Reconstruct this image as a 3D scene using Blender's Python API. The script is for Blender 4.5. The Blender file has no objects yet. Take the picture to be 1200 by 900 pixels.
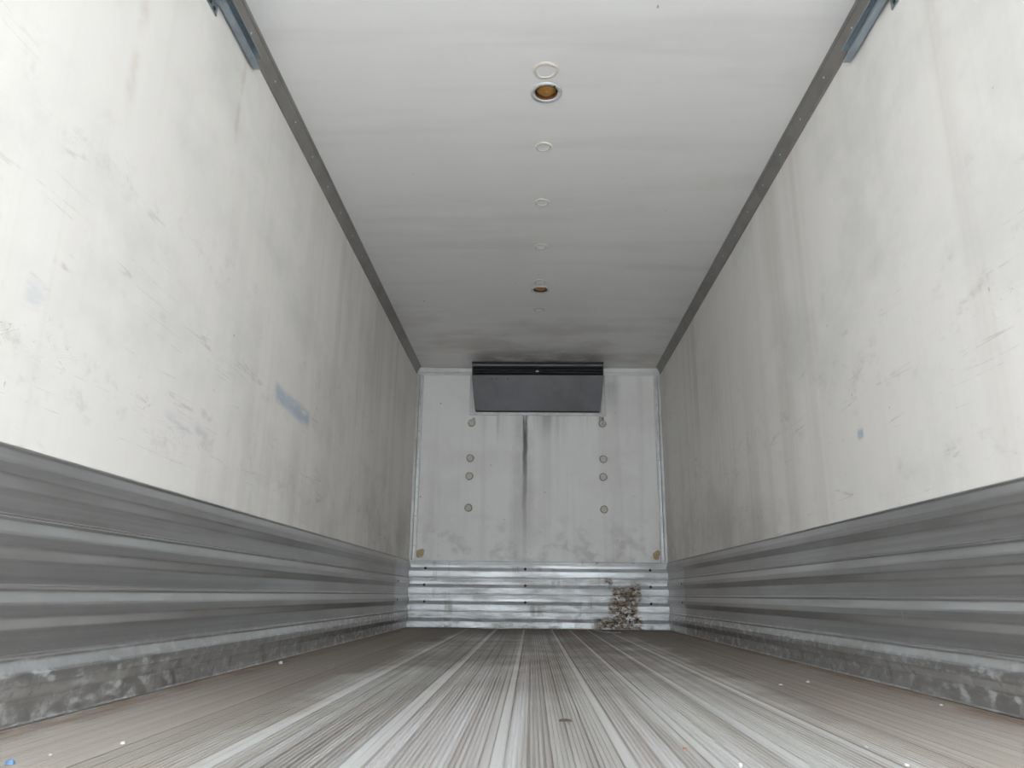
import bpy, bmesh, math, random
from mathutils import Matrix, Vector
random.seed(7)
S = bpy.context.scene
COL = S.collection

# ------------------------------------------------------------------ camera
F, PIT, YAW, ROLL = 885.38, 0.27247, -0.02753, 0.01082     # focal length in px of a 1200 px wide frame, radians
CX, CH = -0.0608, 0.2984
cam_d = bpy.data.cameras.new('camera')
cam_d.sensor_width = 36.0
cam_d.lens = F / 1200 * 36
cam_d.clip_start = 0.02
cam = bpy.data.objects.new('camera', cam_d)
COL.objects.link(cam)
r0 = Vector((math.cos(YAW), -math.sin(YAW), 0)); f0 = Vector((math.sin(YAW), math.cos(YAW), 0)); z0 = Vector((0, 0, 1))
fw = math.cos(PIT) * f0 + math.sin(PIT) * z0
u0 = -math.sin(PIT) * f0 + math.cos(PIT) * z0
rt = math.cos(ROLL) * r0 + math.sin(ROLL) * u0
up = -math.sin(ROLL) * r0 + math.cos(ROLL) * u0
m = Matrix((rt, up, -fw)).transposed().to_4x4()
m.translation = Vector((CX, 0, CH))
cam.matrix_world = m
S.camera = cam

# ------------------------------------------------------------------ sky (plain overcast), exposure
wd = bpy.data.worlds.new('overcast_sky'); S.world = wd; wd.use_nodes = True
wt = wd.node_tree; wt.nodes.clear()
wo = wt.nodes.new('ShaderNodeOutputWorld'); wb = wt.nodes.new('ShaderNodeBackground')
wc = wt.nodes.new('ShaderNodeTexCoord'); ws = wt.nodes.new('ShaderNodeSeparateXYZ'); wr = wt.nodes.new('ShaderNodeValToRGB')
wt.links.new(wc.outputs['Generated'], ws.inputs[0]); wt.links.new(ws.outputs['Z'], wr.inputs[0])
wt.links.new(wr.outputs[0], wb.inputs['Color']); wt.links.new(wb.outputs[0], wo.inputs[0])
wr.color_ramp.elements[0].color = (0.415, 0.455, 0.485, 1); wr.color_ramp.elements[0].position = 0.0
wr.color_ramp.elements[1].color = (1.245, 1.36, 1.45, 1); wr.color_ramp.elements[1].position = 1.0
wb.inputs['Strength'].default_value = 1.0
S.view_settings.view_transform = 'Standard'; S.view_settings.look = 'None'
S.view_settings.gamma = 1.0; S.view_settings.use_curve_mapping = False
S.view_settings.exposure = 3.69

# ------------------------------------------------------------------ dimensions of the box (metres)
HW, D, H, K = 1.23, 7.388, 2.528, 0.610          # half width, front wall, ceiling, kick plate height
Y0 = -1.60                                         # the open rear end
TH = 0.08

PLANK_EDGES = [-HW, -1.145, -.900, -.648, -.385, -.137, .110, .272, .435, .605, .790, .985, 1.145, HW]

# ------------------------------------------------------------------ node helper
class NT:
    def __init__(s, name):
        s.mat = bpy.data.materials.new(name); s.mat.use_nodes = True
        s.t = s.mat.node_tree; s.t.nodes.clear()
        s.out = s.t.nodes.new('ShaderNodeOutputMaterial')
        s.b = s.t.nodes.new('ShaderNodeBsdfPrincipled')
        s.t.links.new(s.b.outputs[0], s.out.inputs['Surface'])
        s.co = s.t.nodes.new('ShaderNodeTexCoord').outputs['Object']
        sp = s.t.nodes.new('ShaderNodeSeparateXYZ'); s.t.links.new(s.co, sp.inputs[0])
        s.x, s.y, s.z = sp.outputs
    def put(s, sock, v):
        if isinstance(v, bpy.types.NodeSocket): s.t.links.new(v, sock)
        elif isinstance(v, (tuple, list)) and sock.type == 'RGBA': sock.default_value = (*v[:3], 1)
        else: sock.default_value = v
    def m(s, op, a, b=None, c=None, clamp=False):
        n = s.t.nodes.new('ShaderNodeMath'); n.operation = op; n.use_clamp = clamp
        for i, v in enumerate((a, b, c)):
            if v is not None: s.put(n.inputs[i], v)
        return n.outputs[0]
    def mul(s, *a):
        r = a[0]
        for v in a[1:]: r = s.m('MULTIPLY', r, v)
        return r
    def mx(s, *a):
        r = a[0]
        for v in a[1:]: r = s.m('MAXIMUM', r, v)
        return r
    def step(s, v, lo, hi, o0=0.0, o1=1.0):
        n = s.t.nodes.new('ShaderNodeMapRange'); n.interpolation_type = 'SMOOTHSTEP'
        s.put(n.inputs['Value'], v)
        if lo > hi: lo, hi, o0, o1 = hi, lo, o1, o0
        for k, q in zip(('From Min', 'From Max', 'To Min', 'To Max'), (lo, hi, o0, o1)): n.inputs[k].default_value = q
        return n.outputs[0]
    def band(s, v, a, b, soft):
        return s.mul(s.step(v, a - soft, a + soft), s.step(v, b + soft, b - soft))
    def noise(s, sc=(1, 1, 1), detail=4.0, rough=0.55, off=(0, 0, 0), dist=0.0):
        mp = s.t.nodes.new('ShaderNodeMapping'); mp.inputs['Scale'].default_value = sc; mp.inputs['Location'].default_value = off
        s.t.links.new(s.co, mp.inputs[0])
        n = s.t.nodes.new('ShaderNodeTexNoise'); n.inputs['Scale'].default_value = 1.0
        n.inputs['Detail'].default_value = detail; n.inputs['Roughness'].default_value = rough; n.inputs['Distortion'].default_value = dist
        s.t.links.new(mp.outputs[0], n.inputs['Vector'])
        return n.outputs[0]
    def mix(s, f, a, b):
        n = s.t.nodes.new('ShaderNodeMix'); n.data_type = 'RGBA'
        s.put(n.inputs[0], f); s.put(n.inputs[6], a); s.put(n.inputs[7], b)
        return n.outputs[2]
    def bump(s, h, strength=0.2, dist=0.01):
        n = s.t.nodes.new('ShaderNodeBump'); n.inputs['Strength'].default_value = strength; n.inputs['Distance'].default_value = dist
        s.put(n.inputs['Height'], h); s.t.links.new(n.outputs[0], s.b.inputs['Normal'])
    def fin(s, col, rough=0.5, metal=0.0, spec=None):
        s.put(s.b.inputs['Base Color'], col); s.put(s.b.inputs['Roughness'], rough); s.put(s.b.inputs['Metallic'], metal)
        if spec is not None: s.put(s.b.inputs['Specular IOR Level'], spec)
        return s.mat

# ------------------------------------------------------------------ materials
WHITE = (0.89, 0.852, 0.81)
GRIME = (0.56, 0.462, 0.395)
def wall_mat(side):
    n = NT('worn_white_wall_' + side)
    o = 3.0 if side == 'left' else 11.0
    streak = n.noise((1, 5.5, 0.10), 5, 0.6, (o, o, o), 0.3)
    fine = n.noise((1, 22, 0.35), 3, 0.6, (o, 2 * o, o))
    blot = n.noise((1, 1.3, 1.6), 6, 0.62, (o, o, 5))
    deep = n.step(n.y, 2.4, 7.0, 0.55, 1.05)          # streaks get stronger toward the closed end
    patchy = n.step(n.noise((1, 0.9, 0.7), 3, 0.5, (o, 8, o)), 0.32, 0.62)
    c = n.mix(n.mul(n.step(streak, 0.44, 0.74), deep, patchy, 0.46), WHITE, GRIME)
    c = n.mix(n.mul(n.step(fine, 0.55, 0.75), deep, 0.12), c, GRIME)
    c = n.mix(n.mul(n.step(n.noise((1, 9, 0.22), 3, 0.6, (o, 5, 9)), 0.60, 0.72), deep, 0.35), c, WHITE)
    c = n.mix(n.mul(n.step(blot, 0.44, 0.72), 0.40), c, (0.61, 0.60, 0.58))
    # rubbed bands left by cargo, and dirt low on the wall deep inside the box
    smud = n.noise((1, 7, 10), 7, 0.68, (o, 1, o))
    if side == 'left':
        rub = n.mx(n.band(n.z, 0.72, 0.93, 0.08), n.mul(n.band(n.z, 1.35, 1.55, 0.1), 0.7), n.mul(n.band(n.z, 1.08, 1.2, 0.05), 0.5))
    else:
        rub = n.mx(n.band(n.z, 1.02, 1.28, 0.10), n.mul(n.band(n.z, 0.66, 0.82, 0.06), 0.6), n.mul(n.band(n.z, 1.5, 1.62, 0.1), 0.5))
    c = n.mix(n.mul(rub, n.step(smud, 0.52, 0.74), 0.34), c, (0.36, 0.33, 0.29))
    low = n.mul(n.step(n.z, 1.25, 0.62), n.step(n.y, 3.0, 6.0), n.step(blot, 0.35, 0.62))
    c = n.mix(n.mul(low, 0.36), c, (0.33, 0.29, 0.25))
    # long scrapes running the length of the wall
    lsc = n.m('ABSOLUTE', n.m('SUBTRACT', n.noise((1, 0.55, 11), 2, 0.5, (o, 9, 1)), 0.5))
    c = n.mix(n.mul(n.step(lsc, 0.010, 0.002), n.step(n.noise((1, 4, 6), 4, 0.7, (9, o, 1)), 0.50, 0.62), n.step(n.z, 1.75, 1.2), 0.26), c, (0.30, 0.27, 0.24))
    # scratches and specks
    s1 = n.noise((1, 9, 26), 2, 0.5, (o, 4, o), 1.2)
    line = n.step(n.m('ABSOLUTE', n.m('SUBTRACT', s1, 0.5)), 0.006, 0.001)
    gate = n.mul(n.step(n.noise((1, 2.2, 3.1), 3, 0.6, (1, o, 2)), 0.56, 0.62), rub)
    c = n.mix(n.mul(line, gate, 0.4), c, (0.22, 0.19, 0.16))
    spk = n.step(n.noise((1, 30, 17), 2, 0.5, (o, o, 7)), 0.775, 0.81)
    c = n.mix(n.mul(spk, 0.45), c, (0.20, 0.17, 0.14))
    if side == 'left':
        paint = n.noise((1, 4.5, 22), 5, 0.65, (4, 4, 4))
        sl = n.m('ADD', n.z, n.mul(n.m('SUBTRACT', n.y, 3.6), 0.03))
        b1 = n.mul(n.band(n.y, 3.30, 3.84, 0.03), n.band(sl, 1.135, 1.215, 0.02), n.step(paint, 0.30, 0.58))
        b2 = n.mul(n.band(n.y, 2.32, 2.62, 0.05), n.band(n.z, 0.79, 0.85, 0.02), n.step(paint, 0.48, 0.62), 0.5)
        b3 = n.mul(n.band(n.y, 1.60, 1.66, 0.02), n.band(n.z, 0.93, 1.0, 0.02), n.step(paint, 0.45, 0.6), 0.3)
        c = n.mix(n.mul(n.mx(b1, b2, b3), 0.50), c, (0.22, 0.38, 0.55))
        # thin ochre run below the rail and above the near end
        run = n.mul(n.band(n.m('ADD', n.y, n.mul(n.noise((0, 0, 5), 3), 0.10)), 1.90, 1.93, 0.03), n.step(n.z, 1.55, 1.75), n.step(n.noise((1, 6, 7), 3), 0.40, 0.65), 0.36)
        run2 = n.mul(n.band(n.m('ADD', n.y, n.mul(n.noise((0, 0, 4), 3), 0.10)), 2.62, 2.64, 0.02), n.band(n.z, 1.9, 2.38, 0.1), n.step(n.noise((1, 6, 9), 3), 0.36, 0.6), 0.34)
        c = n.mix(n.mx(run, run2), c, (0.50, 0.36, 0.22))
    else:
        b1 = n.mul(n.band(n.y, 2.92, 2.97, 0.01), n.band(n.z, 0.905, 0.94, 0.01), 0.5)
        c = n.mix(b1, c, (0.2, 0.34, 0.48))
    n.bump(n.noise((1, 3, 3), 5, 0.6), 0.08, 0.02)
    return n.fin(c, n.step(blot, 0.3, 0.7, 0.42, 0.6), 0.0, 0.35)

def ceiling_mat():
    n = NT('white_ceiling_sheet')
    b = n.noise((1.2, 1.6, 1), 6, 0.6)
    st = n.noise((0.5, 4.0, 1), 4, 0.55, (3, 3, 3))
    c = n.mix(n.mul(n.step(b, 0.45, 0.75), 0.22), (0.91, 0.895, 0.88), (0.78, 0.74, 0.71))
    c = n.mix(n.mul(n.step(st, 0.48, 0.72), 0.18), c, (0.55, 0.50, 0.46))
    # black soot blown onto the sheet in front of the refrigeration unit
    soot = n.mul(n.band(n.x, -0.62, 0.66, 0.16), n.step(n.y, 6.55, 7.15), n.step(n.noise((3, 5, 1), 5, 0.6, (1, 1, 1)), 0.25, 0.60))
    c = n.mix(n.mul(soot, 0.72), c, (0.10, 0.085, 0.08))
    far = n.mul(n.step(n.y, 5.0, 6.8), n.step(n.noise((1.5, 3, 1), 5, 0.6, (8, 2, 1)), 0.42, 0.66), 0.35)
    c = n.mix(far, c, (0.46, 0.36, 0.30))
    spk = n.step(n.noise((26, 14, 1), 2, 0.5, (2, 2, 7)), 0.785, 0.81)
    c = n.mix(n.mul(spk, 0.6), c, (0.25, 0.2, 0.16))
    n.bump(n.noise((1.2, 2.2, 1), 3, 0.5), 0.12, 0.03)
    return n.fin(c, 0.42, 0.0, 0.4)

def front_mat():
    n = NT('dirty_white_front_panel')
    b = n.noise((2.2, 1, 2.0), 6, 0.6)
    st = n.noise((7, 1, 0.25), 4, 0.6, (2, 2, 2))
    c = n.mix(n.mul(n.step(b, 0.45, 0.72), 0.28), (0.87, 0.845, 0.82), (0.62, 0.58, 0.54))
    c = n.mix(n.mul(n.step(st, 0.48, 0.72), 0.22), c, (0.5, 0.46, 0.43))
    wob = n.m('ADD', n.x, n.mul(n.m('SUBTRACT', n.noise((0, 0, 3), 3), 0.5), 0.05))
    # black drip line below the unit
    run = n.mul(n.step(n.m('ABSOLUTE', n.m('ADD', wob, 0.128)), 0.036, 0.010), n.step(n.z, 0.55, 2.0, 0.15, 0.95), n.step(n.noise((20, 1, 2.5), 4, 0.6), 0.22, 0.50))
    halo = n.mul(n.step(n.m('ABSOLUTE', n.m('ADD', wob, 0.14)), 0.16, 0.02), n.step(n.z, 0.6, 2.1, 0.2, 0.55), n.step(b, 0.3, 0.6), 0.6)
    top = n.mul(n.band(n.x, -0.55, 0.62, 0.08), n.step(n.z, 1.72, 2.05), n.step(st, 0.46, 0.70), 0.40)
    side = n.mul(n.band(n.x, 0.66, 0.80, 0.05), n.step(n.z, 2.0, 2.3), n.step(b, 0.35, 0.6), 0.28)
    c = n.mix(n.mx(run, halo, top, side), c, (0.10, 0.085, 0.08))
    low = n.mul(n.step(n.z, 1.2, 0.66), n.step(n.noise((5, 1, 6), 6, 0.66, (4, 4, 4)), 0.46, 0.66), 0.35)
    c = n.mix(low, c, (0.30, 0.26, 0.22))
    spk = n.step(n.noise((26, 1, 20), 2, 0.5, (2, 2, 7)), 0.755, 0.79)
    c = n.mix(n.mul(spk, 0.6), c, (0.18, 0.15, 0.12))
    return n.fin(c, 0.5, 0.0, 0.35)

def kick_mat(kind):
    n = NT('scuffed_aluminium_' + kind)
    ax = (0.8, 1, 1) if kind != 'front' else (1, 1, 1)
    grain = n.noise((0.5, 0.5, 60) if kind != 'front' else (0.6, 1, 60), 4, 0.6)
    blot = n.noise((3, 1.6, 9) if kind != 'front' else (2.6, 1, 11), 6, 0.65, (1, 6, 2))
    c = n.mix(n.step(grain, 0.3, 0.7), (0.52, 0.522, 0.53), (0.62, 0.622, 0.63))
    c = n.mix(n.mul(n.step(blot, 0.42, 0.68), 0.35 if kind != 'front' else 0.7), c, (0.42, 0.41, 0.40))
    if kind != 'front':
        # sky sheen on the rib slopes, painted into the colour as paler bands
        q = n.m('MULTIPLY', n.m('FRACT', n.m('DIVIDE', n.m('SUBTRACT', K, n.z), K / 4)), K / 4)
        rib_sheen = n.mx(n.band(q, 0.013, 0.034, 0.003), n.band(q, 0.070, 0.092, 0.003), n.mul(n.step(q, 0.006, 0.002), 0.7))
        rib_sheen = n.mul(rib_sheen, n.step(n.noise((1, 1.1, 3), 4, 0.6, (4, 1, 6)), 0.25, 0.65), 0.80)
        c = n.mix(rib_sheen, c, (0.685, 0.70, 0.705))
        far_tone = n.mul(n.step(n.y, 3.2, 6.0), n.step(n.y, 6.62, 6.56, 0.55, 1.0), 0.85)  # darker and browner toward the closed end, weaker past the plank joint
        c = n.mix(far_tone, c, (0.29, 0.258, 0.23))
    # scale and bright scuffs near the floor
    sc = n.noise((5, 15, 32) if kind != 'front' else (6, 1, 24), 6, 0.7, (5, 5, 5))
    low = n.step(n.z, 0.20, 0.10) if kind != 'front' else n.step(n.z, 0.9, 0.1)
    f = n.mul(n.step(sc, 0.48, 0.64), low, 0.85)
    c = n.mix(f, c, (0.74, 0.765, 0.775))
    grit = n.mul(n.step(n.noise((8, 14, 14), 5, 0.7, (9, 9, 9)), 0.53, 0.64), n.step(n.z, 0.17, 0.03), 0.6)
    c = n.mix(grit, c, (0.24, 0.215, 0.19))
    scr = n.mul(n.step(n.noise((1, 55, 14), 2, 0.5, (3, 1, 8)), 0.735, 0.77), n.step(n.z, 0.55, 0.10), 0.8)
    c = n.mix(scr, c, (0.78, 0.79, 0.80))
    metal = n.mul(n.m('SUBTRACT', 1.0, n.mx(n.mul(f, 0.6), grit, n.mx(n.mul(rib_sheen, 0.35), n.mul(far_tone, 0.6)) if kind != 'front' else 0.0)), 0.92 if kind != 'front' else 0.70)
    rough = n.step(blot, 0.3, 0.7, 0.35, 0.43) if kind != 'front' else n.step(blot, 0.3, 0.7, 0.40, 0.58)
    if kind == 'front':
        e = n.noise((5, 1, 5), 5, 0.65, (2, 3, 3))
        xx = n.m('ADD', n.x, n.mul(n.m('SUBTRACT', e, 0.5), 0.30))
        zz = n.m('ADD', n.z, n.mul(n.m('SUBTRACT', e, 0.5), 0.22))
        area = n.mx(n.mul(n.band(xx, 0.69, 0.94, 0.03), n.step(zz, 0.43, 0.36)), n.mul(n.band(xx, 0.52, 0.75, 0.05), n.step(zz, 0.14, 0.06)), n.mul(n.band(xx, 0.62, 0.70, 0.03), n.band(zz, 0.36, 0.46, 0.03), 0.8))
        rn = n.noise((26, 1, 34), 5, 0.7)
        rust = n.mul(area, n.step(rn, 0.40, 0.52))
        c = n.mix(rust, c, n.mix(n.step(n.noise((40, 1, 50), 4, 0.6, (3, 3, 3)), 0.38, 0.6), (0.06, 0.045, 0.035), (0.33, 0.24, 0.165)))
        metal = n.mul(metal, n.m('SUBTRACT', 1.0, rust)); rough = n.mx(rough, n.mul(rust, 0.85))
        drip = n.mul(n.step(n.noise((9, 1, 1.0), 4, 0.6, (7, 7, 7)), 0.55, 0.68), n.step(n.noise((3, 1, 14), 4, 0.6), 0.45, 0.6), 0.6)
        c = n.mix(drip, c, (0.16, 0.13, 0.11))
    return n.fin(c, rough, metal)

def floor_mat():
    n = NT('ribbed_aluminium_floor')
    g = n.noise((30, 0.3, 1), 3, 0.55)
    g2 = n.noise((9, 0.25, 1), 4, 0.6, (4, 4, 4))
    blot = n.noise((1.6, 1.2, 1), 6, 0.62, (2, 2, 2))
    c = n.mix(n.step(g, 0.35, 0.68), (0.80, 0.79, 0.79), (0.57, 0.53, 0.505))
    c = n.mix(n.mul(n.step(g2, 0.45, 0.65), 0.50), c, (0.36, 0.325, 0.295))
    # the smooth rail along the edge of every plank is worn bright
    strip = n.mul(n.mx(*[n.band(n.x, e + .003, e + .021, .002) for e in PLANK_EDGES[3:10]]), n.step(blot, 0.25, 0.55, 0.40, 0.75))
    c = n.mix(strip, c, (0.80, 0.79, 0.785))
    ax = n.m('ABSOLUTE', n.x)
    wob = n.mul(n.m('SUBTRACT', blot, 0.5), 0.5)
    film = n.mx(n.mul(n.step(n.m('ADD', ax, wob), 0.54, 0.80), 0.92), n.mul(n.step(n.m('ADD', n.y, n.mul(wob, 3)), 4.2, 7.0), 0.95), n.mul(n.step(n.y, 1.5, 3.6), n.step(blot, 0.22, 0.66), 0.80))
    film = n.mul(film, n.m('SUBTRACT', 1.0, n.mul(strip, 0.40)))
    c = n.mix(film, c, n.mix(n.step(n.y, 1.4, 2.9), (0.385, 0.345, 0.30), (0.20, 0.165, 0.135)))
    edge = n.mul(n.step(n.m('ADD', ax, n.mul(n.m('SUBTRACT', n.noise((5, 3, 1), 5, 0.65), 0.5), 0.16)), 1.10, 1.19), n.step(n.noise((6, 3, 1), 5, 0.65, (3, 6, 2)), 0.3, 0.6), 0.8)
    c = n.mix(edge, c, (0.17, 0.115, 0.085))
    rust = n.mul(n.step(n.y, 6.9, 7.3), n.step(n.noise((4, 6, 1), 5, 0.65, (3, 3, 9)), 0.35, 0.6), 0.8)
    c = n.mix(rust, c, (0.13, 0.09, 0.075))
    dirt = n.mx(film, edge, rust)
    metal = n.m('SUBTRACT', 0.50, n.mul(dirt, 0.45))
    return n.fin(c, n.step(dirt, 0.0, 1.0, 0.42, 0.70), metal)

def plain(name, col, rough=0.5, metal=0.0, var=0.25, sc=20.0):
    n = NT(name)
    k = n.noise((sc, sc, sc), 4, 0.6)
    c = n.mix(n.mul(n.step(k, 0.35, 0.7), var), col, tuple(v * 0.45 for v in col))
    return n.fin(c, rough, metal)

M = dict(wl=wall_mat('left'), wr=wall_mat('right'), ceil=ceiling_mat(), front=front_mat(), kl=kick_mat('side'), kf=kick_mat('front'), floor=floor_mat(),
         trim=plain('dull_grey_cove_metal', (0.33, 0.315, 0.30), 0.42, 0.5, 0.35, 5),
         alu=plain('dull_aluminium_strip', (0.52, 0.51, 0.50), 0.45, 0.5, 0.45, 6),
         whitestrip=plain('off_white_strip', (0.70, 0.69, 0.67), 0.45, 0.1, 0.35, 7),
         rail=plain('blue_grey_zinc_steel', (0.36, 0.42, 0.47), 0.38, 0.6, 0.4, 9),
         unit=plain('grey_painted_sheet_steel', (0.26, 0.258, 0.278), 0.42, 0.2, 0.35, 4),
         black=plain('matt_black_plastic', (0.012, 0.012, 0.016), 0.5, 0.0, 0.3),
         dgrey=plain('dark_grey_steel', (0.06, 0.06, 0.066), 0.4, 0.3, 0.3),
         plug=plain('grey_white_filler', (0.62, 0.60, 0.57), 0.6, 0.0, 0.3, 30),
         plugring=plain('brown_stained_sealant', (0.44, 0.35, 0.26), 0.7, 0.0, 0.5, 40),
         ceilring=plain('cream_sealant', (0.74, 0.68, 0.61), 0.6, 0.0, 0.35, 40),
         foam=plain('ochre_foam', (0.55, 0.42, 0.25), 0.9, 0.0, 0.4, 30),
         amber=plain('amber_brown_lens', (0.46, 0.22, 0.055), 0.35, 0.0, 0.4, 35),
         ring=plain('pale_lamp_ring', (0.70, 0.71, 0.72), 0.3, 0.35, 0.2, 40),
         rust=plain('rusty_cup_wall', (0.20, 0.085, 0.03), 0.6, 0.2, 0.5, 60),
         brass=plain('dull_brass', (0.42, 0.33, 0.16), 0.4, 0.7, 0.3, 60),
         steel=plain('dark_screw_steel', (0.07, 0.065, 0.06), 0.5, 0.6, 0.3, 60),
         rivet=plain('bright_rivet', (0.75, 0.75, 0.75), 0.35, 0.4, 0.2, 60),
         chip=plain('white_chip', (0.70, 0.68, 0.64), 0.7, 0.0, 0.2, 60),
         blue=plain('blue_plastic', (0.12, 0.25, 0.42), 0.5, 0.0, 0.25, 60),
         bark=plain('dark_brown_scrap', (0.085, 0.065, 0.055), 0.8, 0.0, 0.4, 60),
         rustchip=plain('orange_rust', (0.50, 0.24, 0.11), 0.8, 0.0, 0.4, 60),
         pale=plain('pale_strip', (0.60, 0.57, 0.52), 0.6, 0.0, 0.3, 60),
         core=plain('grey_outer_skin', (0.55, 0.55, 0.55), 0.5, 0.0, 0.1, 2),
         ground=plain('grey_concrete_yard', (0.52, 0.52, 0.51), 0.9, 0.0, 0.2, 1.2))

# ------------------------------------------------------------------ mesh helpers
def obj(name, bm, mat, parent=None, smooth=False, loc=None):
    me = bpy.data.meshes.new(name)
    bmesh.ops.recalc_face_normals(bm, faces=bm.faces)
    bm.to_mesh(me); bm.free()
    if smooth:
        for p in me.polygons: p.use_smooth = True
    for mm in (mat if isinstance(mat, (list, tuple)) else [mat]): me.materials.append(mm)
    o = bpy.data.objects.new(name, me); COL.objects.link(o)
    if loc: o.location = loc
    if parent: o.parent = parent
    return o
def struct(o): o['kind'] = 'structure'; return o
def thing(o, label, cat, group=None):
    o['label'] = label; o['category'] = cat
    if group: o['group'] = group
    return o
def empty(name, loc=(0, 0, 0)):
    o = bpy.data.objects.new(name, None); COL.objects.link(o); o.location = loc; o.empty_display_size = 0.1
    return o
def box(bm, x0, x1, y0, y1, z0, z1, mi=0):
    v = [bm.verts.new((x, y, z)) for x in (x0, x1) for y in (y0, y1) for z in (z0, z1)]
    for q in ((0, 1, 3, 2), (4, 6, 7, 5), (0, 4, 5, 1), (2, 3, 7, 6), (0, 2, 6, 4), (1, 5, 7, 3)):
        bm.faces.new([v[i] for i in q]).material_index = mi
    return v
def bbox(x0, x1, y0, y1, z0, z1, bev=0.0, seg=2):
    bm = bmesh.new(); box(bm, x0, x1, y0, y1, z0, z1)
    if bev: bmesh.ops.bevel(bm, geom=bm.edges[:], offset=bev, segments=seg, affect='EDGES', profile=0.6)
    return bm
def extrude_profile(bm, pts, axis, a, b, cuts=1):
    """closed profile pts=(p,q) swept along axis 'x' or 'y' from a to b; p is the other horizontal coordinate, q is z"""
    rings = []
    for i in range(cuts + 1):
        t = a + (b - a) * i / cuts
        rings.append([bm.verts.new((p, t, q) if axis == 'y' else (t, p, q)) for p, q in pts])
    n = len(pts)
    for r, s in zip(rings, rings[1:]):
        for i in range(n): bm.faces.new((r[i], r[(i + 1) % n], s[(i + 1) % n], s[i]))
    bm.faces.new(rings[0]); bm.faces.new(rings[-1])
def lathe(bm, prof, seg=32, flip=1, centre=(0, 0, 0), mis=None):
    """prof=(r,z); flip=-1 hangs it downwards"""
    rings = []
    for r, z in prof:
        if r < 1e-6: rings.append([bm.verts.new((centre[0], centre[1], centre[2] + flip * z))])
        else: rings.append([bm.verts.new((centre[0] + r * math.cos(2 * math.pi * i / seg), centre[1] + r * math.sin(2 * math.pi * i / seg), centre[2] + flip * z)) for i in range(seg)])
    for k, (a, b) in enumerate(zip(rings, rings[1:])):
        for i in range(seg):
            j = (i + 1) % seg
            if len(a) == 1: f = (a[0], b[i], b[j])
            elif len(b) == 1: f = (a[i], a[j], b[0])
            else: f = (a[i], a[j], b[j], b[i])
            bm.faces.new(f).material_index = mis[k] if mis else 0
def tube(bm, pts, r, seg=6):
    pts = [Vector(p) for p in pts]; rings = []
    for i, p in enumerate(pts):
        t = (pts[min(i + 1, len(pts) - 1)] - pts[max(i - 1, 0)]).normalized()
        a = t.cross(Vector((0, 0, 1)))
        a = a.normalized() if a.length > 1e-4 else Vector((1, 0, 0))
        b = t.cross(a)
        rings.append([bm.verts.new(p + r * (math.cos(2 * math.pi * k / seg) * a + math.sin(2 * math.pi * k / seg) * b)) for k in range(seg)])
    for q, s in zip(rings, rings[1:]):
        for k in range(seg): bm.faces.new((q[k], q[(k + 1) % seg], s[(k + 1) % seg], s[k]))
    bm.faces.new(rings[0]); bm.faces.new(rings[-1])

# ------------------------------------------------------------------ the yard outside the open end
bm = bmesh.new(); box(bm, -40, 40, -50, 30, -1.35, -1.25)
struct(obj('ground', bm, M['ground']))

# ------------------------------------------------------------------ walls
for s, nm, mt in ((-1, 'wall_left', 'wl'), (1, 'wall_right', 'wr')):
    xs = sorted((s * HW, s * (HW + TH)))
    struct(obj(nm, bbox(xs[0], xs[1], Y0, D + TH, -TH, H + TH), M[mt]))

# front wall: two panels meeting in a narrow joint
SEAM = -0.137
wf = struct(obj('wall_back', bbox(-HW, HW, D + 0.004, D + TH, -TH, H + TH), M['front']))
for a, b in ((-HW, SEAM - 0.0035), (SEAM + 0.0035, HW)):
    obj('wall_panel', bbox(a, b, D - 0.001, D + 0.004, 0, H, 0.0008, 1), M['front'], wf)
def plug_bm(r, axis):
    """flat filler disc inside a low ring of stained sealant"""
    bm = bmesh.new()
    lathe(bm, [(0, .003), (r * .70, .0035), (r * .74, .005), (r * .90, .0055), (r * 1.0, .003), (r * 1.03, 0)], 24, 1, mis=[0, 0, 1, 1, 1])
    for v in bm.verts:
        a = math.atan2(v.co.y, v.co.x); w = 1 + .025 * math.sin(3 * a + 1) + .02 * math.sin(5 * a)
        v.co.x *= w; v.co.y *= w
    rot = Matrix.Rotation(math.pi / 2, 3, 'X') if axis == 'y' else Matrix.Rotation(math.pi, 3, 'X')
    bmesh.ops.rotate(bm, verts=bm.verts, matrix=rot)
    return bm
p0 = obj('hole_plug', plug_bm(0.038, 'y'), [M['plug'], M['plugring']], wf, loc=(-0.67, D - 0.001, 1.599))
for x, z in ((-0.674, 1.421), (-0.675, 1.112), (0.644, 1.598), (0.640, 1.421), (0.641, 1.106), (-0.665, 1.955), (0.643, 1.955)):
    c = p0.copy(); COL.objects.link(c); c.location = (x, D - 0.001, z); c.parent = wf
    c.rotation_euler = (0, random.random() * 6, 0)
def lump_bm(rx, rz, h, seed):
    rg = random.Random(seed); bm = bmesh.new()
    ph = [rg.random() * 6 for _ in range(3)]
    rings = [[bm.verts.new((0, -h, 0))]]
    for k, (q, d) in enumerate(((.35, h * .9), (.7, h * .6), (1, 0))):
        rings.append([])
        for i in range(14):
            a = 2 * math.pi * i / 14; w = 1 + .18 * math.sin(2 * a + ph[0]) + .12 * math.sin(3 * a + ph[1]) + .08 * math.sin(5 * a + ph[2])
            rings[-1].append(bm.verts.new((rx * q * w * math.cos(a), -d * (.8 + .4 * rg.random()), rz * q * w * math.sin(a))))
    for i in range(14):
        j = (i + 1) % 14
        bm.faces.new((rings[0][0], rings[1][i], rings[1][j]))
        for a, b in zip(rings[1:], rings[2:]): bm.faces.new((a[i], b[i], b[j], a[j]))
    return bm
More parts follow.
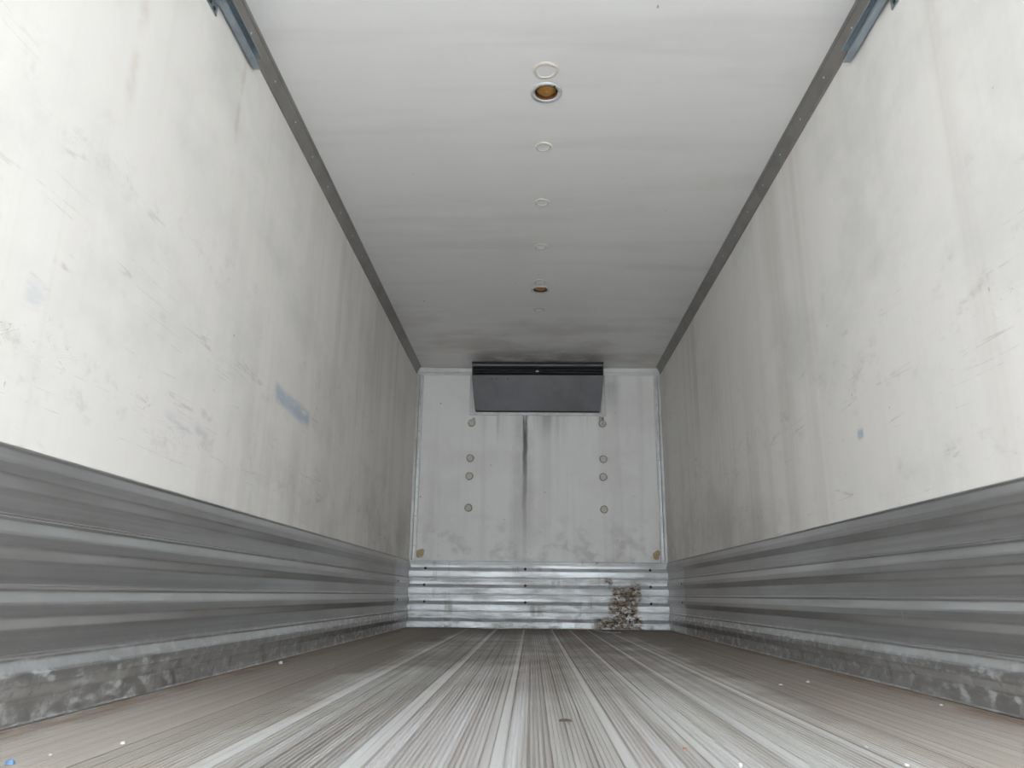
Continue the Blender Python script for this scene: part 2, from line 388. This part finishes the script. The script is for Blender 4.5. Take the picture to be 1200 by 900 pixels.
for x, z, rx, rz, h, k in ((-1.135, 0.675, .045, .045, .006, 1), (1.130, 0.680, .040, .040, .006, 2)):
    f = obj('foam_patch', lump_bm(rx, rz, h, k), M['foam'], wf, True, (x, D - 0.001, z)); f['label'] = 'ochre foam patch in the corner'
for x, z, k in ((-0.645, 1.985, 5), (0.655, 1.965, 6), (0.63, 2.005, 7)):
    obj('sealant_lump', lump_bm(.022, .026, .012, k), M['plug'], wf, True, (x, D - 0.001, z))

# ------------------------------------------------------------------ ceiling with two round cut-outs for the lamps
LAMPS = ((0.000, 2.988), (-0.001, 5.313))
LR = 0.058
def ceiling_bm():
    bm = bmesh.new()
    def loop(pts):
        v = [bm.verts.new((x, y, H)) for x, y in pts]
        return [bm.edges.new((v[i], v[(i + 1) % len(v)])) for i in range(len(v))]
    e = loop([(-HW, Y0), (HW, Y0), (HW, D), (-HW, D)])
    for cx, cy in LAMPS: e += loop([(cx + LR * math.cos(2 * math.pi * i / 32), cy + LR * math.sin(2 * math.pi * i / 32)) for i in range(32)])
    bmesh.ops.triangle_fill(bm, use_beauty=True, use_dissolve=False, edges=e, normal=(0, 0, -1))
    # the insulated roof above the sheet
    box(bm, -HW, HW, Y0, D, H + 0.055, H + TH)
    return bm
ceil = struct(obj('ceiling', ceiling_bm(), M['ceil']))
fp = None
for y, r in ((2.838, .056), (3.427, .042), (3.999, .042), (4.587, .042), (5.170, .045), (5.738, .042)):
    o = obj('filler_patch', plug_bm(r, 'z'), [M['ceil'], M['ceilring']], ceil, loc=(-0.006, y, H))
# ceiling lamps
def lamp(cx, cy, label):
    t = empty('ceiling_light', (cx, cy, H)); thing(t, label, 'ceiling light', 'round ceiling lights')
    bm = bmesh.new(); lathe(bm, [(.051, -.004), (.053, .004), (.060, .009), (.068, .008), (.073, .004), (.074, 0.0005), (.056, -.002), (.051, -.004)], 36, -1)
    obj('ring', bm, M['ring'], t, True)
    bm = bmesh.new(); lathe(bm, [(.0515, .004), (.0505, -.010), (.048, -.020), (.030, -.027), (0, -.028)], 32, -1)
    obj('cup', bm, M['rust'], t, True)
    bm = bmesh.new(); lathe(bm, [(.047, -.018), (.044, -.008), (.035, -.002), (.020, .001), (0, .002)], 28, -1)
    obj('lens', bm, M['amber'], t, True)
    bm = bmesh.new(); lathe(bm, [(.009, .001), (.008, .004), (.005, .006), (0, .0065)], 14, -1)
    obj('lens_screw', bm, M['brass'], t, True)
    for a in (0.95,):
        bm = bmesh.new(); lathe(bm, [(.005, .0075), (.0045, .0105), (0, .0115)], 10, -1, (.0635 * math.cos(-a), .0635 * math.sin(-a), 0))
        obj('screw', bm, M['steel'], t)
    return t
lamp(*LAMPS[0], 'round recessed ceiling light, amber inside a pale ring, the nearer and larger one')
lamp(*LAMPS[1], 'small far round ceiling light, amber brown, deep inside the box toward the unit')

# ------------------------------------------------------------------ cove trims, corner strips
def rivets(parent, pts, axis, mat='rivet', r=.005):
    first = None
    for p in pts:
        if first is None:
            bm = bmesh.new(); lathe(bm, [(0, r * .6), (r * .6, r * .5), (r, 0)], 8, 1)
            q = Vector((0, 0, 1)).rotation_difference(Vector(axis)).to_matrix()
            bmesh.ops.rotate(bm, verts=bm.verts, matrix=q)
            first = obj('rivet', bm, M[mat], parent, True, p)
        else:
            c = first.copy(); COL.objects.link(c); c.location = p; c.parent = parent
for s, nm in ((-1, 'trim_1'), (1, 'trim_2')):
    prof = [(HW, 2.452), (HW - .010, 2.452), (HW - .012, 2.460), (HW - .008, 2.466), (HW - .034, 2.514), (HW - .040, 2.517), (HW - .044, H - .0005), (HW, H - .0005)]
    bm = bmesh.new(); extrude_profile(bm, [(s * p, q) for p, q in prof], 'y', Y0, D - .07)
    t = struct(obj(nm, bm, M['trim']))
    nr = Vector((-s * .88, 0, -.47)).normalized()
    rivets(t, [(s * (HW - .021) + nr.x * .0005, Y0 + .25 + .30 * k, 2.490 + nr.z * .0005) for k in range(22)], nr)
for s, nm in ((-1, 'trim_3'), (1, 'trim_4')):
    # L-shaped corner strip: a grey leg and a lighter lip on the front wall
    x0, x1 = sorted((s * HW, s * (HW - .058)))
    bm = bmesh.new(); extrude_profile(bm, [(s * (HW - .058), D - .001), (s * (HW - .058), D - .006), (s * (HW - .030), D - .008), (s * (HW - .024), D - .018), (s * (HW - .006), D - .024), (s * HW, D - .024), (s * HW, D - .001)], 'y', 0, 1)
    for v in bm.verts: v.co = Vector((v.co.x, v.co.z, K + .004 + (H - .075 - K) * v.co.y))
    t = struct(obj(nm, bm, M['alu']))
    obj('edge_lip', bbox(min(s * (HW - .066), s * (HW - .052)), max(s * (HW - .066), s * (HW - .052)), D - .009, D - .001, K + .004, 2.45, .002, 1), M['whitestrip'], t)
    rivets(t, [(s * (HW - .044), D - .0075, .75 + .28 * k) for k in range(6)], (0, -1, 0), 'steel', .0045)
bm = bmesh.new()
extrude_profile(bm, [(D - .001, 2.454), (D - .007, 2.454), (D - .009, 2.478), (D - .016, 2.486), (D - .022, H - .012), (D - .022, H - .001), (D - .001, H - .001)], 'x', -HW + .001, HW - .001)
struct(obj('trim_5', bm, M['whitestrip']))

# ------------------------------------------------------------------ ribbed aluminium kick plates: four interlocking planks high
PITCH = K / 4
def plank_profile(top, bottom):
    """(distance from the wall, z) of one plank, from its top lip down"""
    a, b = .0065, .0190
    P = [(0.0008, top), (a + .003, top), (a + .004, top - .004), (a + .001, top - .010)]
    P += [(b - .002, top - .036), (b, top - .041), (b, top - .064), (b - .002, top - .069)]
    P += [(a, top - .094), (a - .001, top - .098), (a - .001, bottom + .006), (a + .003, bottom + .0015), (0.0008, bottom + .0015)]
    return P
def baseboard(nm, mat, place, axis, spans):
    root = None
    for k in range(4):
        top = K - k * PITCH; bot = max(top - PITCH, 0.001)
        for a, b in spans:
            bm = bmesh.new()
            n = max(2, int(abs(b - a) / .12))
            extrude_profile(bm, [place(d, z) for d, z in plank_profile(top, bot)], axis, a, b, n)
            rg = random.Random(k * 7 + int(a * 13))
            for v in bm.verts:       # dents: the lowest plank is battered by cargo
                amp = (0, 0, 0, .0007)[k]
                dx = rg.uniform(-amp, amp)
                if axis == 'y': v.co.x += dx * (0 if abs(abs(v.co.x) - HW) < .002 else 1)
                else: v.co.y += dx * (0 if abs(v.co.y - D) < .003 else 1)
            if root is None:
                root = empty(nm); struct(root)
            o = obj('plank', bm, mat, root)
            yield k, (a, b), o, root
JL, JR = 6.62, 6.55
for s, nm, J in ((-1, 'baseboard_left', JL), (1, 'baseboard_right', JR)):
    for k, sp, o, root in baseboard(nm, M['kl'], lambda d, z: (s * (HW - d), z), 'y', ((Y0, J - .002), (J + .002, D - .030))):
        if sp[0] > J:
            z = K - k * PITCH - .052
            rivets(o, [(s * (HW - .0190), yy, z) for yy in (J + .10,)] if k in (1, 2) else [], (-s, 0, 0), 'steel', .010)
for k, sp, o, root in baseboard('baseboard_back', M['kf'], lambda d, z: (D - .002 - (d if d < .001 else .010 + (d - .010) * .6), z), 'x', ((-HW + .001, HW - .001),)):
    if k < 3:
        z = K - k * PITCH - .052
        rivets(o, [(x + random.uniform(-.004, .004), D - .0185, z - .02) for x in (-1.070, -0.115, 1.060)], (0, -1, 0), 'steel', .013)

# ------------------------------------------------------------------ floor of extruded ribbed planks
fl = struct(obj('floor', bbox(-HW, HW, Y0, D, -TH, -.012), M['core']))
def floor_profile(x0, x1, rg):
    fill = .30 if abs(x0 + x1) / 2 > .80 else 1.0      # the outer planks are clogged with dirt
    pts = [(x0 + .0006, -.0115), (x0 + .0006, -.0012), (x0 + .0016, 0.0)]
    x = x0 + rg.uniform(.021, .026)
    pts.append((x, 0.0))
    k = 0
    while x + .011 < x1 - .003:
        d = rg.choice((.0030, .0036, .0044, .0056)) if k % 4 else .0085
        w = .0034 + (.0014 if d > .0045 else 0) + (.0012 if d > .008 else 0)
        d *= fill
        pts += [(x + .0010, -d), (x + w, -d), (x + w + .0010, -.0004 * rg.random())]
        x += w + .0010
        x += rg.uniform(.0046, .0062)
        pts.append((x, pts[-1][1])); k += 1
    pts += [(x1 - .0018, pts[-1][1]), (x1 - .0006, -.0015), (x1 - .0006, -.0115)]
    return pts
for i, (a, b) in enumerate(zip(PLANK_EDGES, PLANK_EDGES[1:])):
    bm = bmesh.new(); extrude_profile(bm, floor_profile(a, b, random.Random(i)), 'y', Y0, D - .001)
    obj('floor_plank', bm, M['floor'], fl)

# ------------------------------------------------------------------ refrigeration unit on the front wall
un = empty('refrigeration_unit', (-.008, D, 2.05))
thing(un, 'grey refrigeration unit with a black air slot, high on the front wall under the ceiling', 'cooling unit')
def uobj(name, bm, mat, sm=False):
    bmesh.ops.translate(bm, verts=bm.verts, vec=(.008, -D, -2.05))
    return obj(name, bm, M[mat], un, sm)
YF, ZS, XL, XR = D - .240, 2.385, -.655, .641
def hexa(pts):
    bm = bmesh.new(); v = [bm.verts.new(p) for p in pts]
    for q in ((0, 1, 2, 3), (7, 6, 5, 4), (0, 4, 5, 1), (1, 5, 6, 2), (2, 6, 7, 3), (3, 7, 4, 0)): bm.faces.new([v[i] for i in q])
    return bm
zb, yb = 2.074, D - .030
bm = hexa([(XL, YF, ZS), (XR, YF, ZS), (XR - .018, yb, zb), (XL + .022, yb, zb), (XL, YF + .012, ZS + .006), (XR, YF + .012, ZS + .006), (XR - .018, yb + .012, zb + .006), (XL + .022, yb + .012, zb + .006)])
bmesh.ops.bevel(bm, geom=bm.edges[:], offset=.003, segments=2, affect='EDGES')
uobj('front_panel', bm, 'unit')
for xa, xb in ((XL, XL + .022), (XR, XR - .018)):
    d = .003 if xa < 0 else -.003
    bm = bmesh.new(); P = [(xa, YF + .008, ZS - .002), (xb, yb + .008, zb + .004), (xb, D - .010, zb + .004), (xa, D - .010, H - .02), (xa, YF + .008, H - .02)]
    A = [bm.verts.new(p) for p in P]; B = [bm.verts.new((p[0] + d, p[1], p[2])) for p in P]
    bm.faces.new(A); bm.faces.new(B)
    for i in range(5): bm.faces.new((A[i], A[(i + 1) % 5], B[(i + 1) % 5], B[i]))
    uobj('side_panel', bm, 'dgrey')
uobj('top_plate', bbox(XL - .003, XR + .003, YF - .004, D - .024, H - .016, H - .002, .002, 1), 'dgrey')
uobj('top_rail', bbox(XL, XR, YF - .010, YF + .004, H - .048, H - .030, .003, 1), 'unit')
uobj('slot_liner', bbox(XL + .003, XR - .003, YF + .090, D - .03, ZS + .002, H - .017), 'black')
uobj('slot_floor', bbox(XL + .003, XR - .003, YF + .012, YF + .090, ZS + .004, ZS + .010), 'black')
for k in range(3):
    z = ZS + .030 + k * .028
    uobj('slat', bbox(XL + .004, XR - .004, YF + .020, YF + .060, z, z + .003), 'black')
bm = bbox(-.025, .005, YF + .006, YF + .014, ZS + .038, ZS + .052, .002, 1)
c = uobj('clip', bm, 'rivet'); c['label'] = 'small white clip in the slot'
bm = bbox(-.018, -.004, YF + .012, YF + .020, ZS + .010, ZS + .104, .002, 1); uobj('slot_bracket', bm, 'black')
for x in (-.46, -.41, -.30):
    bm = bmesh.new(); lathe(bm, [(0, .004), (.004, .003), (.006, 0)], 8, 1, (0, 0, 0))
    bmesh.ops.rotate(bm, verts=bm.verts, matrix=Matrix.Rotation(math.radians(123), 3, 'X'))
    bmesh.ops.translate(bm, verts=bm.verts, vec=(x, YF + .020, ZS - .030)); uobj('screw', bm, 'steel')
uobj('mounting_flange', bbox(-.672, .662, D - .008, D - .0015, 2.034, 2.066, .002, 1), 'alu')
for a, b in ((-.690, -.650), (.640, .678)):
    uobj('mounting_flange', bbox(a, b, D - .010, D - .0015, 2.030, 2.452, .002, 1), 'alu')
uobj('gap_shade', bbox(XL + .030, XR - .026, D - .034, D - .010, 2.066, 2.076, .002, 1), 'black')  # black strip standing in for the shaded gap under the panel

# ------------------------------------------------------------------ steel rails under the ceiling by the open end
def rail(s, yend, label):
    t = empty('steel_rail', (s * HW, yend, 2.38)); thing(t, label, 'rail', 'steel rails under the ceiling')
    def ro(name, bm, mat):
        bmesh.ops.translate(bm, verts=bm.verts, vec=(-s * HW, -yend, -2.38)); return obj(name, bm, M[mat], t)
    xo, xi, z0, z1, w = HW - .010, HW - .038, 2.386, 2.446, .003
    prof = [(xi, z0 + .007), (xi, z0), (xo, z0), (xo, z1), (xi, z1), (xi, z1 - .005), (xi + w, z1 - .005), (xi + w, z1 - w), (xo - w, z1 - w), (xo - w, z0 + w), (xi + w, z0 + w), (xi + w, z0 + .007)]
    bm = bmesh.new(); extrude_profile(bm, [(s * p, q) for p, q in prof], 'y', Y0 + .05, yend)
    ro('channel', bm, 'rail')
    for y0 in (2.20, 1.35):
        xs = sorted((s * HW, s * (HW - .006)))
        ro('bracket_plate', bbox(xs[0] + (.0005 if s < 0 else 0), xs[1] - (.0005 if s > 0 else 0), y0, y0 + .085, 2.335, 2.442, .002, 1), 'rail')
        xs = sorted((s * (HW - .004), s * (HW - .030)))
        ro('bracket_arm', bbox(xs[0], xs[1], y0, y0 + .075, 2.378, 2.386, .001, 1), 'rail')
        for dy in (.02, .055):
            xs = sorted((s * (HW - .006), s * (HW - .011)))
            ro('bolt', bbox(xs[0], xs[1], y0 + dy - .007, y0 + dy + .007, 2.340, 2.354, .002, 1), 'steel')
rail(-1, 2.640, 'blue-grey steel channel rail on the left wall just under the ceiling')
rail(1, 2.625, 'blue-grey steel channel rail on the right wall just under the ceiling')

# ------------------------------------------------------------------ litter on the floor
def chip(name, x, y, sx, sy, h, mat, label, cat, seed, group=None, rz=0.0):
    rg = random.Random(seed); bm = bmesh.new(); n = 9; sx *= .72; sy *= .72; h *= .72
    lo, hi = [], []
    for i in range(n):
        a = 2 * math.pi * i / n; w = rg.uniform(.72, 1.15)
        lo.append(bm.verts.new((sx * w * math.cos(a), sy * w * math.sin(a), 0)))
        hi.append(bm.verts.new((sx * w * .8 * math.cos(a), sy * w * .8 * math.sin(a), h * rg.uniform(.6, 1.1))))
    top = bm.verts.new((sx * rg.uniform(-.2, .2), 0, h * 1.15))
    bm.faces.new(lo)
    for i in range(n):
        j = (i + 1) % n
        bm.faces.new((lo[i], lo[j], hi[j], hi[i])); bm.faces.new((hi[i], hi[j], top))
    o = obj(name, bm, M[mat], None, False, (x, y, 0.0003)); o.rotation_euler.z = rz
    return thing(o, label, cat, group)
G = 'litter on the floor'
chip('paper_scrap', -1.149, 3.465, .013, .014, .014, 'chip', 'white scrap on the floor against the left kick plate, farthest back on that side', 'scrap', 1, G)
chip('paper_scrap', -.887, 1.648, .007, .008, .006, 'chip', 'white crumb on the bare floor at the lower left of the photo', 'scrap', 2, G)
chip('paper_scrap', -.961, 1.530, .005, .006, .004, 'chip', 'tiny pale crumb between the white crumb and the blue scrap at lower left', 'scrap', 3, G)
chip('plastic_scrap', -.985, 1.452, .014, .010, .010, 'blue', 'blue plastic scrap on the floor in the lower left corner', 'scrap', 4, G)
chip('paper_scrap', .957, 2.994, .009, .012, .008, 'chip', 'white scrap on the floor right of centre, closer to the right kick plate', 'scrap', 5, G)
chip('paper_scrap', .826, 2.896, .014, .008, .005, 'chip', 'flat pale flake on the floor just left of the white scrap at right', 'scrap', 6, G, .5)
chip('wood_splinter', .023, 2.025, .030, .020, .006, 'bark', 'dark brown scrap lying across the floor ridges near the middle', 'scrap', 7, G)
chip('rust_flake', .253, 1.689, .007, .008, .004, 'rustchip', 'small orange rust flake on the ridged floor right of centre', 'scrap', 8, G)
chip('paper_scrap', .325, 1.538, .006, .005, .006, 'chip', 'white crumb at the bottom edge of the photo right of centre', 'scrap', 9, G)
chip('paper_scrap', .638, 1.562, .008, .006, .005, 'chip', 'pale crumb at the bottom edge of the photo, lower right', 'scrap', 10, G)
chip('paper_scrap', .638, 1.739, .004, .007, .004, 'chip', 'tiny white sliver on the floor halfway to the lower right', 'scrap', 11, G)
chip('paper_scrap', 1.140, 2.413, .006, .010, .005, 'chip', 'pale flake in the dirt strip along the right kick plate', 'scrap', 12, G)
bm = bmesh.new(); tube(bm, [(.50, 7.30, .004), (.53, 7.02, .004), (.56, 6.72, .004), (.62, 6.69, .004), (.69, 6.67, .006)], .0045, 6)
thing(obj('wire', bm, M['pale']), 'thin pale bent wire on the floor before the rusted patch', 'wire')
bm = bmesh.new(); tube(bm, [(-.56, 7.29, .005), (-.45, 7.22, .004), (-.34, 7.20, .004), (-.25, 7.23, .005)], .006, 6)
thing(obj('wire', bm, M['pale']), 'thin pale strip on the floor at the foot of the front wall, left of centre', 'wire')
